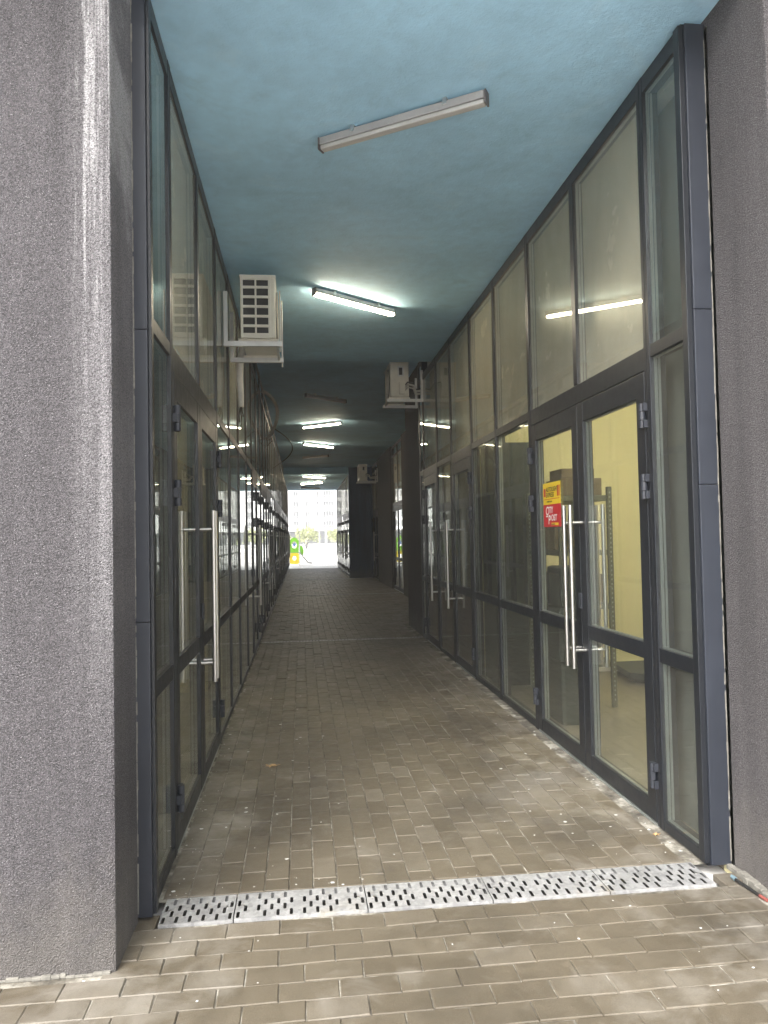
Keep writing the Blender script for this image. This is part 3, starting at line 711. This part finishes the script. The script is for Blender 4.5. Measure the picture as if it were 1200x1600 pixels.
# ------------------------------------------------------------------ poster on the far leaf of the right door
po = thing('door_poster', 'yellow and red printed poster stuck on the right glass door', 'poster', (1.834, 5.26, 1.57))
def sheet(nm, ya, yb, za, zb, m, k): mb = MB(); mb.box(1.8115 - .0006*k, 1.8115 - .0006*k + .0004, ya, yb, za, zb); return part(nm, mb, m, po)
sheet('yellow_half', 5.075, 5.452, 1.731, 1.890, M['py'], 1); sheet('red_half', 5.075, 5.452, 1.567, 1.7305, M['pr'], 1)
sheet('red_block', 5.395, 5.435, 1.79, 1.85, M['pr'], 2); sheet('red_stripe', 5.122, 5.146, 1.785, 1.862, M['pr'], 2); sheet('red_stripe', 5.103, 5.115, 1.785, 1.862, M['pr'], 2); sheet('red_stripe', 5.085, 5.094, 1.785, 1.862, M['pr'], 2)
sheet('red_line', 5.10, 5.43, 1.768, 1.772, M['pr'], 2); sheet('yellow_tag', 5.13, 5.28, 1.578, 1.596, M['py'], 2)
def lettering(txt, y, z, size, m, k, shear=0.0, sx=1.0, parent=None):
    cu = bpy.data.curves.new('lettering', 'FONT'); cu.body = txt; cu.size = size; cu.shear = shear; cu.extrude = 0.0002; cu.offset = size*0.018
    o = bpy.data.objects.new('lettering_curve', cu); C.objects.link(o); bpy.context.view_layer.update()
    me = bpy.data.meshes.new_from_object(o.evaluated_get(bpy.context.evaluated_depsgraph_get())); bpy.data.objects.remove(o)
    me.materials.clear()
    mx = Matrix(((0, 0, -1, 1.8115 - .0006*k), (-sx, 0, 0, y), (0, 1, 0, z), (0, 0, 0, 1)))
    me.transform(Matrix.Translation(-org(po)) @ mx)
    return put('lettering', me, m, po)
lettering('AUTOLIGHT', 5.385, 1.825, 0.046, M['pk'], 3, .15); lettering('EXPRESS', 5.385, 1.785, 0.046, M['pk'], 3, .15)
lettering('autolight.express', 5.37, 1.748, 0.017, M['pk'], 3)
lettering('C', 5.40, 1.655, 0.088, M['pw'], 3, .12); lettering('ITY', 5.338, 1.668, 0.066, M['pw'], 3, .12, 1.0)
lettering('P', 5.345, 1.588, 0.092, M['pw'], 3, .12); lettering('OST', 5.282, 1.612, 0.062, M['pw'], 3, .12, 1.05)
sheet('white_link', 5.35, 5.395, 1.640, 1.650, M['pw'], 3); lettering('city-post.by', 5.275, 1.582, 0.016, M['pk'], 4)
# red tag tied on the left door's inner handle
t = thing('red_tag', 'small red and white printed tag on the left inner door handle', 'tag', (-0.735, 4.86, 1.55))
m = MB(); m.box(-0.7365, -0.7355, 4.82, 4.87, 1.52, 1.63); part('tag_sheet', m, M['pr'], t)
m = MB()
for z in (1.535, 1.552, 1.575, 1.595, 1.612): m.box(-0.7352, -0.7348, 4.828, 4.862, z, z + .007)
part('tag_print', m, M['pw'], t)

# ------------------------------------------------------------------ air conditioners
def aircon(label, x0, x1, y0, y1, z0, z1, wall_x, grille, group='outdoor air conditioning units'):
    s = 1 if wall_x < x0 else -1                       # the fan side faces away from the wall
    t = thing('air_conditioner', label, 'air conditioner', ((x0+x1)/2, y0, z0), group)
    m = MB(); m.box(x0, x1, y0 + .012, y1, z0 + .02, z1 - .012); part('casing', m, M['acw'], t, 0.018)
    m = MB(); m.box(x0 - .004, x1 + .004, y0 + .008, y1 + .004, z1 - .022, z1); part('lid', m, M['acw'], t, 0.006)
    m = MB()
    for yy in (y0 + .06, y1 - .10): m.box(x0 - .02, x1 + .02, yy, yy + .05, z0, z0 + .022)
    part('foot', m, M['acw'], t, .003)
    W, H = x1 - x0, z1 - z0
    if grille:
        m = MB(); m.box(x0 + .03*W, x1 - .15*W, y0 + .009, y0 + .0115, z0 + .07*H, z1 - .07*H); part('coil', m, M['acd'], t)
        m = MB(); cx = [x0 + .02*W, x0 + .09*W, x0 + .42*W, x0 + .47*W, x0 + .80*W, x0 + .87*W]
        rows = 6; zb, ztp = z0 + .06*H, z1 - .05*H; hh = (ztp - zb)/rows
        for a, bq in ((cx[0], cx[1]), (cx[2], cx[3]), (cx[4], cx[5])): m.box(a, bq, y0 - .004, y0 + .0125, zb - .02, ztp + .015)
        for k in range(rows + 1):
            z = zb + k*hh; h = .011 if 0 < k < rows else .02
            for a, bq in ((cx[1], cx[2]), (cx[3], cx[4])): m.box(a, bq, y0 - .003, y0 + .0125, z - h, z + h)
        part('end_grille', m, M['acw'], t, .003)
    else:
        m = MB(); m.box(x0 + .40*W, x0 + .72*W, y0 + .004, y0 + .012, z0 + .60*H, z0 + .88*H); part('grip_recess', m, M['bracket'], t, .003)
        m = MB(); m.box(x0 + .47*W, x0 + .65*W, y0 + .001, y0 + .004, z0 + .64*H, z0 + .84*H); part('grip_slot', m, M['acd'], t)
        m = MB(); m.box(x0 + .45*W, x0 + .78*W, y0 - .035, y0 + .012, z0 + .10*H, z0 + .44*H); part('valve_cover', m, M['acw'], t, .008)
        for (dz, rr) in ((.30, .018), (.22, .014), (.36, .010)):
            m = MB(); p0 = (x0 + .80*W, y0 + .0, z0 + dz*H)
            m.tube([p0, (x0 + .9*W, y0 - .05, z0 + (dz + .06)*H), (x1 + .06, y0 - .03, z0 + (dz + .03)*H), (x1 + .10, y0 + .06, z0 + (dz - .1)*H), (wall_x, y0 + .12, z0 + (dz - .05)*H)], rr, 8); part('pipe', m, M['pipe'] if rr > .012 else M['cable'], t, smooth=True)
    # fan guard on the passage side: rings and hub
    fx = x1 if s > 0 else x0; cy, cz, rad = y0 + (y1 - y0)*.42, (z0 + z1)/2, min(H, .5)*.43
    m = MB(); m.tube([(fx, cy, cz), (fx + s*.004, cy, cz)], rad, 32); part('fan_opening', m, M['acd'], t)
    m = MB()
    for k in range(1, 7):
        rr = rad*k/6; m.tube([(fx + s*.012, cy + rr*math.cos(a*math.pi/14), cz + rr*math.sin(a*math.pi/14)) for a in range(29)], .003, 5, False)
    for a in range(8): m.tube([(fx + s*.012, cy, cz), (fx + s*.012, cy + rad*math.cos(a*math.pi/4), cz + rad*math.sin(a*math.pi/4))], .003, 5)
    part('fan_guard', m, M['acw'], t)
    # wall brackets: arm, back rail
    for yy in (y0 + .065, y1 - .095):
        m = MB(); far = x1 + .05 if s > 0 else x0 - .05
        m.box(wall_x, far, yy - .02, yy + .02, z0 - .045, z0 - .002); wx = wall_x + s*.035
        m.box(wall_x + s*.001, wx, yy - .018, yy + .018, z0 - .002, z0 + .42)
        part('bracket', m, M['bracket'], t, .003)
    m = MB(); far = x1 + .02 if s > 0 else x0 - .02
    m.box(min(far, far - s*.02), max(far, far - s*.02), y0 + .09, y1 - .12, z0 - .030, z0 - .008); part('drip_rail', m, M['bracket'], t, .002)
    return t
acl = aircon('white outdoor unit with grid end hung on left glazing under blue soffit', -0.478, -0.185, 6.28, 7.02, 3.185, 3.735, XL, True)
for (rx, ry) in ((-.150, 6.36), (-.140, 6.62), (-.146, 6.93)):
    m = MB(); m.tube([(rx, ry, 3.10), (rx, ry, 3.62)], .0065, 8); part('strap_rod', m, M['bracket'], acl, smooth=True)
aircon('cream outdoor unit with pipes bracketed high at the brown pier', 1.325, 1.60, 10.75, 11.45, 3.53, 4.06, XR + .01, False)
aircon('dim outdoor unit high up in front of the navy wall', 1.98, 2.26, 25.2, 25.95, 3.42, 3.98, XW, False)
# insulated line and loose cables below the left unit
t = thing('insulated_pipe', 'white insulated pipe with loose black wires below the left air conditioner', 'pipe', (-0.57, 6.9, 2.7))
m = MB(); m.tube([(-.50, 6.95, 3.30), (-.535, 6.98, 3.16), (-.545, 7.0, 3.0), (-.535, 7.0, 2.85), (-.53, 6.99, 2.74)], [.032, .034, .034, .03, .024], 12); part('sleeve', m, M['pipe'], t, smooth=True)
for dx, zz in ((-.012, 2.60), (.012, 2.66), (.0, 2.56)):
    m = MB(); m.tube([(-.53 + dx*.3, 6.99, 2.76), (-.535 + dx, 6.985, 2.70), (-.53 + dx*1.8, 6.99, 2.65), (-.535 + dx, 6.99, zz)], .006, 6); part('wire', m, M['cable'], t)
t = thing('curved_hose', 'beige corrugated hose curving out from the left glazing top', 'hose', (-0.55, 13.5, 3.5))
m = MB(); pts = []
for k in range(25):
    a = k/24; pts.append((-.60 + .22*math.sin(a*math.pi)**.8, 12.6 + 1.3*a, 3.98 - .62*a**1.4))
m.tube(pts, [.028 + .004*(k % 2) for k in range(25)], 10); part('hose', m, M['pipe'], t, smooth=True)
m = MB(); m.tube([(-.60, 13.9, 3.36), (-.5, 13.95, 3.33), (-.6, 14.1, 3.25)], .012, 6); part('wire_end', m, M['cable'], t)
m = MB(); m.tube([(-.56 + .42*math.sin(k/16*math.pi), 14.2 + 1.2*k/16, 3.65 - .7*k/16) for k in range(17)], .008, 6)
solo('loose_cable', m, M['cable'], 'thin black cable looping out from the left glazing behind the hose', 'cable')

# ------------------------------------------------------------------ strip lamps on the soffit
def lamp(label, xa, ya, xb, yb, zc, lit):
    t = thing('strip_lamp', label, 'strip lamp', ((xa+xb)/2, (ya+yb)/2, zc), 'strip lamps on the soffit')
    ln = math.hypot(xb-xa, yb-ya); ang = math.atan2(yb-ya, xb-xa); t.rotation_euler = (0, 0, ang); h = ln/2
    def lp(nm, mb, m, bev=0): put(nm, mb.mesh(nm, (0, 0, 0), bev), m, t)
    m = MB(); m.box(-h + .012, h - .012, -.029, .029, -.062, -.018); lp('housing', m, M['lampbody'], .005)
    m = MB(); m.box(-h + .014, h - .014, -.024, .024, -.088, -.0635); lp('diffuser', m, M['lamplit'] if lit else M['lampoff'], .008)
    for sx in (-1, 1):
        m = MB(); m.box(sx*(h - .011), sx*h, -.030, .030, -.089, -.016); lp('end_cap', m, M['lampend'], .004)
        m = MB(); m.box(sx*.55*h - .012, sx*.55*h + .012, -.033, .033, -.040, -.001); lp('clip', m, M['steel'], .002)
lamp('unlit grey strip lamp nearest on the light blue soffit', 0.148, 4.39, 1.024, 3.83, ZC1, False)
lamp('lit strip lamp beside the left air conditioner on blue soffit', 0.154, 7.04, 0.995, 7.68, ZC1, True)
lamp('unlit dark strip lamp on the raised soffit between the two air conditioners', 0.116, 13.51, 0.881, 14.14, ZC2, False)
lamp('lit strip lamp nearest on the raised dim soffit', 0.093, 17.43, 0.935, 16.76, ZC2, True)
lamp('second lit strip lamp on the raised dim soffit', 0.103, 20.5, 0.938, 21.27, ZC2, True)
lamp('small unlit strip lamp just before the navy wall', 0.093, 24.1, 0.895, 23.6, ZC2, False)
lamp('lit strip lamp at the start of the far low soffit', 0.098, 28.3, 0.961, 28.98, ZC1, True)
lamp('lit strip lamp farthest from the viewer', 0.052, 32.3, 0.929, 31.32, ZC1, True)
lamp('unlit strip lamp last before the far daylight opening', 0.054, 34.8, 0.895, 35.42, ZC1, False)

# ------------------------------------------------------------------ litter
random.seed(21)
m = MB()
def blob(mb, x, y, r, z):
    n = random.randint(6, 9); pts = []
    for k in range(n):
        a = 2*math.pi*k/n; rr = r*random.uniform(.6, 1.25); pts.append((x + rr*math.cos(a), y + rr*.8*math.sin(a), z))
    mb.prism(pts, (0, 0, 0.0012))
for k in range(230):
    e = random.random()
    x = XL + .03 + random.random()**2.2*.9 if e < .5 else (XR - .04 - random.random()**2.4*.8 if e < .86 else random.uniform(XL, XR))
    y = 3.33 + random.random()**1.6*6
    blob(m, x, y, random.choice((.002, .002, .003, .003, .004, .005, .006, .010)), .0028)
for k in range(26): blob(m, random.uniform(-.95, 1.9), random.uniform(2.1, 3.05), random.choice((.002, .003, .003, .005)), .0028)
o = solo('paint_chips', m, M['chip'], 'scattered pale paint chips and plaster crumbs on the paving', 'debris', kind='stuff')
def leaf_thing(lab, x, y, r, a, mm='leaf'):
    t = thing('fallen_leaf', lab, 'leaf', (x, y, .004)); mb = MB(); pts = []
    for k in range(14):
        th = 2*math.pi*k/14; rr = r*(1.0 if k % 2 else .45); pts.append((x + rr*math.cos(th + a), y + rr*.6*math.sin(th + a), .004 + .006*(k % 3)))
    mb.prism(pts, (0, 0, .001)); part('blade', mb, M[mm], t)
    mb = MB(); mb.tube([(x, y, .006), (x + r*1.4*math.cos(a), y + r*1.4*math.sin(a), .008)], .0015, 5); part('stalk', mb, M[mm], t)
leaf_thing('dry brown leaf on the paving by the left double door', -.22, 5.1, .045, .4)
leaf_thing('small orange leaf at the foot of the right sidelight', 1.74, 3.62, .022, 1.1)
t = thing('scrap', 'small blue and red scrap at the foot of the right plaster wall', 'scrap', (1.85, 3.0, .003))
m = MB(); m.tube([(1.84, 3.10, .012), (1.85, 3.03, .010), (1.86, 2.96, .008)], .007, 6); part('strip', m, M['cable'], t)
m = MB(); m.tube([(1.842, 3.13, .012), (1.84, 3.10, .013)], .009, 6); part('blue_end', m, M['teal'], t)
m = MB(); m.tube([(1.86, 2.96, .008), (1.868, 2.92, .006)], .007, 6); part('red_end', m, M['redscrap'], t)

# ------------------------------------------------------------------ outside beyond the far opening
def star(cx, cz, r, y):
    return [(cx + (r if k % 2 == 0 else r*.42)*math.sin(k*math.pi/5), y, cz + (r if k % 2 == 0 else r*.42)*math.cos(k*math.pi/5)) for k in range(10)]
pt = thing('play_tower', 'green and yellow playground tower with slide beyond the far opening', 'play tower', (-.4, 43.5, 0))
for (px, py) in ((-.70, 43.45), (-.09, 43.45), (-.70, 44.3), (-.09, 44.3)):
    m = MB(); m.tube([(px, py, -.05), (px, py, 1.75)], .028, 8); m.tube([(px, py, 1.75), (px, py, 1.79)], .036, 8); part('post', m, M['post'], pt, smooth=True)
def holed(outer, hole, y, d):     # panel with a real opening: ring of quads between outline and hole (same count)
    mb = MB(); n = len(outer)
    for yy in (y, y + d):
        for k in range(n):
            j = (k+1) % n; mb.quad((outer[k][0], yy, outer[k][1]), (outer[j][0], yy, outer[j][1]), (hole[j][0], yy, hole[j][1]), (hole[k][0], yy, hole[k][1]))
    for ring in (outer, hole):
        for k in range(n):
            j = (k+1) % n; mb.quad((ring[k][0], y, ring[k][1]), (ring[j][0], y, ring[j][1]), (ring[j][0], y + d, ring[j][1]), (ring[k][0], y + d, ring[k][1]))
    return mb
n = 24; cx, cz = -.395, 1.10
def outl(x0, x1, z0, z1, arch):
    pts = []
    for k in range(n):
        a = 2*math.pi*k/n; dx, dz = math.sin(a), math.cos(a); hw, hh = (x1-x0)/2, (z1-z0)/2
        s_ = min(hw/abs(dx) if abs(dx) > 1e-6 else 9, hh/abs(dz) if abs(dz) > 1e-6 else 9)
        x, z = (x0+x1)/2 + dx*s_, (z0+z1)/2 + dz*s_
        if arch and dz > 0: z -= .22*(abs(x - (x0+x1)/2)/hw)**2 * (1 if z > z1 - .05 else .6)
        pts.append((x, z))
    return pts
go = outl(-.66, -.13, .70, 1.57, True); gh = [(-.395 + .15*math.sin(2*math.pi*k/n), 1.14 + .2*math.cos(2*math.pi*k/n)) for k in range(n)]
part('green_panel', holed(go, gh, 43.45, .03), M['green'], pt)
m = MB(); m.prism(star(-.395, 1.14, .15, 43.46), (0, .012, 0)); part('star', m, M['blue'], pt)
yo = outl(-.66, -.13, .03, .67, False); yh = [(-.395 + .11*math.sin(2*math.pi*k/n), .37 + .13*math.cos(2*math.pi*k/n)) for k in range(n)]
part('yellow_panel', holed(yo, yh, 43.45, .03), M['yellow'], pt)
m = MB(); m.box(-.68, -.11, 43.5, 44.3, .66, .70); part('platform', m, M['post'], pt)
m = MB(); m.prism([(-.08, 44.0, .62 + .0), (.04, 44.0, .45), (.13, 44.0, .55), (.14, 44.0, .80), (.08, 44.0, 1.02), (-.02, 44.0, 1.10), (-.08, 44.0, 1.10)], (0, .03, 0)); part('side_panel', m, M['green'], pt)
for yy in (43.9, 44.35):
    m = MB(); m.prism([(-.08, yy, .62), (-.08, yy, .72), (.40, yy, .14), (.62, yy, .10), (.62, yy, .02), (.36, yy, .04)], (0, .03, 0)); part('slide_side', m, M['post'], pt)
m = MB(); m.prism([(-.08, 43.94, .64), (-.08, 43.94, .66), (.38, 43.94, .09), (.62, 43.94, .06), (.62, 43.94, .04), (.36, 43.94, .07)], (0, .40, 0)); part('slide_bed', m, M['bracket'], pt)
cf = thing('climbing_frame', 'low grey metal climbing frame right of the playground tower', 'climbing frame', (1.5, 43.5, 0))
for px in (1.19, 1.54, 1.89): m = MB(); m.tube([(px, 43.6, -.05), (px, 43.6, .90)], .018, 8); part('post', m, M['post'], cf)
for z in (.12, .45, .62, .86): m = MB(); m.tube([(1.19, 43.6, z), (1.89, 43.6, z)], .012, 6); part('rail', m, M['post'], cf)
for k in range(5): m = MB(); m.box(1.27 + k*.12, 1.33 + k*.12, 43.58, 43.62, .76, .80); part('bead', m, M['blue'] if k % 2 else M['redscrap'], cf)
fe = thing('low_fence', 'low light metal fence at the back of the playground', 'fence', (0, 52, 0))
for z in (.15, .55, .95): m = MB(); m.box(-6, 8, 52, 52.03, z, z + .03); part('rail', m, M['post'], fe)
for k in range(29): m = MB(); m.box(-6 + k*.5, -5.96 + k*.5, 51.97, 52, -.05, 1.05); part('post', m, M['post'], fe)
sl = thing('street_lamp', 'thin pale lamp post standing before the white building', 'street lamp', (2.05, 85, 0))
m = MB(); m.tube([(2.05, 85, -.05), (2.05, 85, 3.0), (2.05, 85, 5.2)], [.07, .055, .04], 10); part('pole', m, M['post'], sl, smooth=True)
m = MB(); m.box(1.85, 2.25, 84.6, 85.2, 5.2, 5.28); part('lamp_head', m, M['post'], sl, .02)
# earth heaps and rough ground
random.seed(5)
for (hx, hy, hw, hh, lab) in ((2.4, 66, 2.6, .75, 'pale heap of earth and rubble left of the fence line'), (5.6, 72, 2.8, .9, 'larger pale heap of earth right behind the climbing frame')):
    m = MB(); nr, ns = 6, 18; rings = []
    for i in range(nr + 1):
        f = i/nr; ring = []
        for k in range(ns):
            a = 2*math.pi*k/ns; rr = hw*(1 - f)*random.uniform(.88, 1.1)
            ring.append((hx + rr*math.cos(a), hy + rr*.7*math.sin(a), -.06 + hh*(1 - (1 - f)**2)*random.uniform(.9, 1.05) if i else -.06))
        rings.append(ring)
    for i in range(nr):
        for k in range(ns): m.quad(rings[i][k], rings[i][(k+1) % ns], rings[i+1][(k+1) % ns], rings[i+1][k])
    solo('earth_heap', m, M['ground'], lab, 'earth heap', smooth=True)
def shrub(lab, x, y, w, h, seed):
    rnd = random.Random(seed); t = thing('shrub', lab, 'shrub', (x, y, 0), 'shrubs before the white building')
    m = MB()
    for k in range(5):
        a = rnd.uniform(0, 6.28); m.tube([(x, y, -.05), (x + .2*w*math.cos(a), y + .2*w*math.sin(a), h*.4), (x + .35*w*math.cos(a), y + .35*w*math.sin(a), h*.75)], [.08, .05, .02], 5)
    part('trunk', m, M['bark'], t)
    m = MB()
    for k in range(1500):
        a, f = rnd.uniform(0, 6.28), rnd.random()**.5; ph = rnd.uniform(-.5, 1)
        lump = .75 + .25*math.sin(3*a + seed) * math.cos(2*ph + seed)
        c = Vector((x + w*f*lump*math.cos(a)*math.cos(ph*1.3), y + w*f*lump*math.sin(a)*math.cos(ph*1.3), h*(.5 + .5*f*lump*math.sin(ph*1.4))))
        s_ = rnd.uniform(.10, .24); q = Vector((rnd.gauss(0, 1), rnd.gauss(0, 1), rnd.gauss(0, 1))).normalized(); p_ = q.orthogonal().normalized()*s_; r_ = q.cross(p_)
        m.quad(tuple(c - p_), tuple(c - r_*.6), tuple(c + p_), tuple(c + r_*.6))
    part('crown', m, M['fargreen'], t)
shrub('pale green spreading shrub left of the lamp post', .8, 110, 2.4, 3.6, 1); shrub('pale green shrub right of the lamp post', 5.6, 112, 2.3, 3.4, 2); shrub('pale green low shrub behind the green tower', -2.6, 108, 2.0, 2.2, 3)

fb = thing('far_building', 'white rendered apartment block with grey windows far beyond the passage', 'building', (3, 200, 0))
YB = 200
rowsZ = [(4.25, 6.0), (6.75, 8.6), (9.45, 11.3), (12.2, 14.0), (15.0, 16.8), (17.8, 19.6)]
unit = [(-1.9, -.55, 2), (1.25, 2.28, 2), (4.25, 4.95, 1), (6.0, 8.75, 4)]
cols = []
for rep in range(-2, 3):
    for (a, bq, nn) in unit: cols.append((a + rep*13.2, bq + rep*13.2, nn))
cols.sort()
m = MB(); xs = [-32] + [v for c_ in cols for v in c_[:2]] + [40]
m.box(-32, 40, YB, YB + 12, rowsZ[-1][1], 30)
zz = [3.35] + [v for r_ in rowsZ for v in r_]
for i in range(0, len(zz), 2):
    if i + 1 < len(zz): m.box(-32, 40, YB, YB + 12, zz[i], zz[i+1])
for (z0, z1) in rowsZ:
    px = -32
    for (a, bq, nn) in cols: m.box(px, a, YB, YB + 11.9, z0, z1); px = bq
    m.box(px, 40, YB, YB + 11.9, z0, z1)
part('wall', m, M['farwall'], fb)
for (z0, z1) in rowsZ:
    for (a, bq, nn) in cols:
        w = MB(); w.box(a, bq, YB + .25, YB + .3, z0, z1); wo_ = part('window', w, M['farwin'], fb)
        f = MB()
        for k in range(nn + 1): xx = a + (bq - a)*k/nn; f.box(xx - .04, xx + .04, YB + .15, YB + .249, z0, z1)
        f.box(a, bq, YB + .16, YB + .249, z0 + .5, z0 + .56); part('frame', f, M['farframe'], wo_)
m = MB(); m.box(-32, 40, YB + 1.2, YB + 11.5, -.06, 3.35); gf = part('ground_floor_front', m, M['farwin'], fb)
for k in range(14):
    m = MB(); xx = -30 + k*5.2; m.box(xx, xx + .45, YB + .1, YB + 1.15, -.06, 3.35); part('column', m, M['farwall'], fb)
m = MB(); m.box(-32.1, 40.1, YB - .35, YB + .0, 3.45, 4.05); part('cornice', m, M['farwall'], fb)

# ------------------------------------------------------------------ winter haze
hz = MB(); hz.box(-320, 320, -60, 320, -1.2, 31.5)
hm = bpy.data.materials.new('thin_winter_haze'); hm.use_nodes = True; hn = hm.node_tree; hn.nodes.clear()
ho = N(hn, 'OutputMaterial'); hv = N(hn, 'VolumePrincipled'); hv.inputs['Color'].default_value = (0.94, 0.95, 0.96, 1); hv.inputs['Density'].default_value = HAZE; hv.inputs['Anisotropy'].default_value = 0.0
L(hn, hv.outputs[0], ho.inputs['Volume'])
solo('haze', hz, hm, 'pale winter haze in the air', kind='stuff')
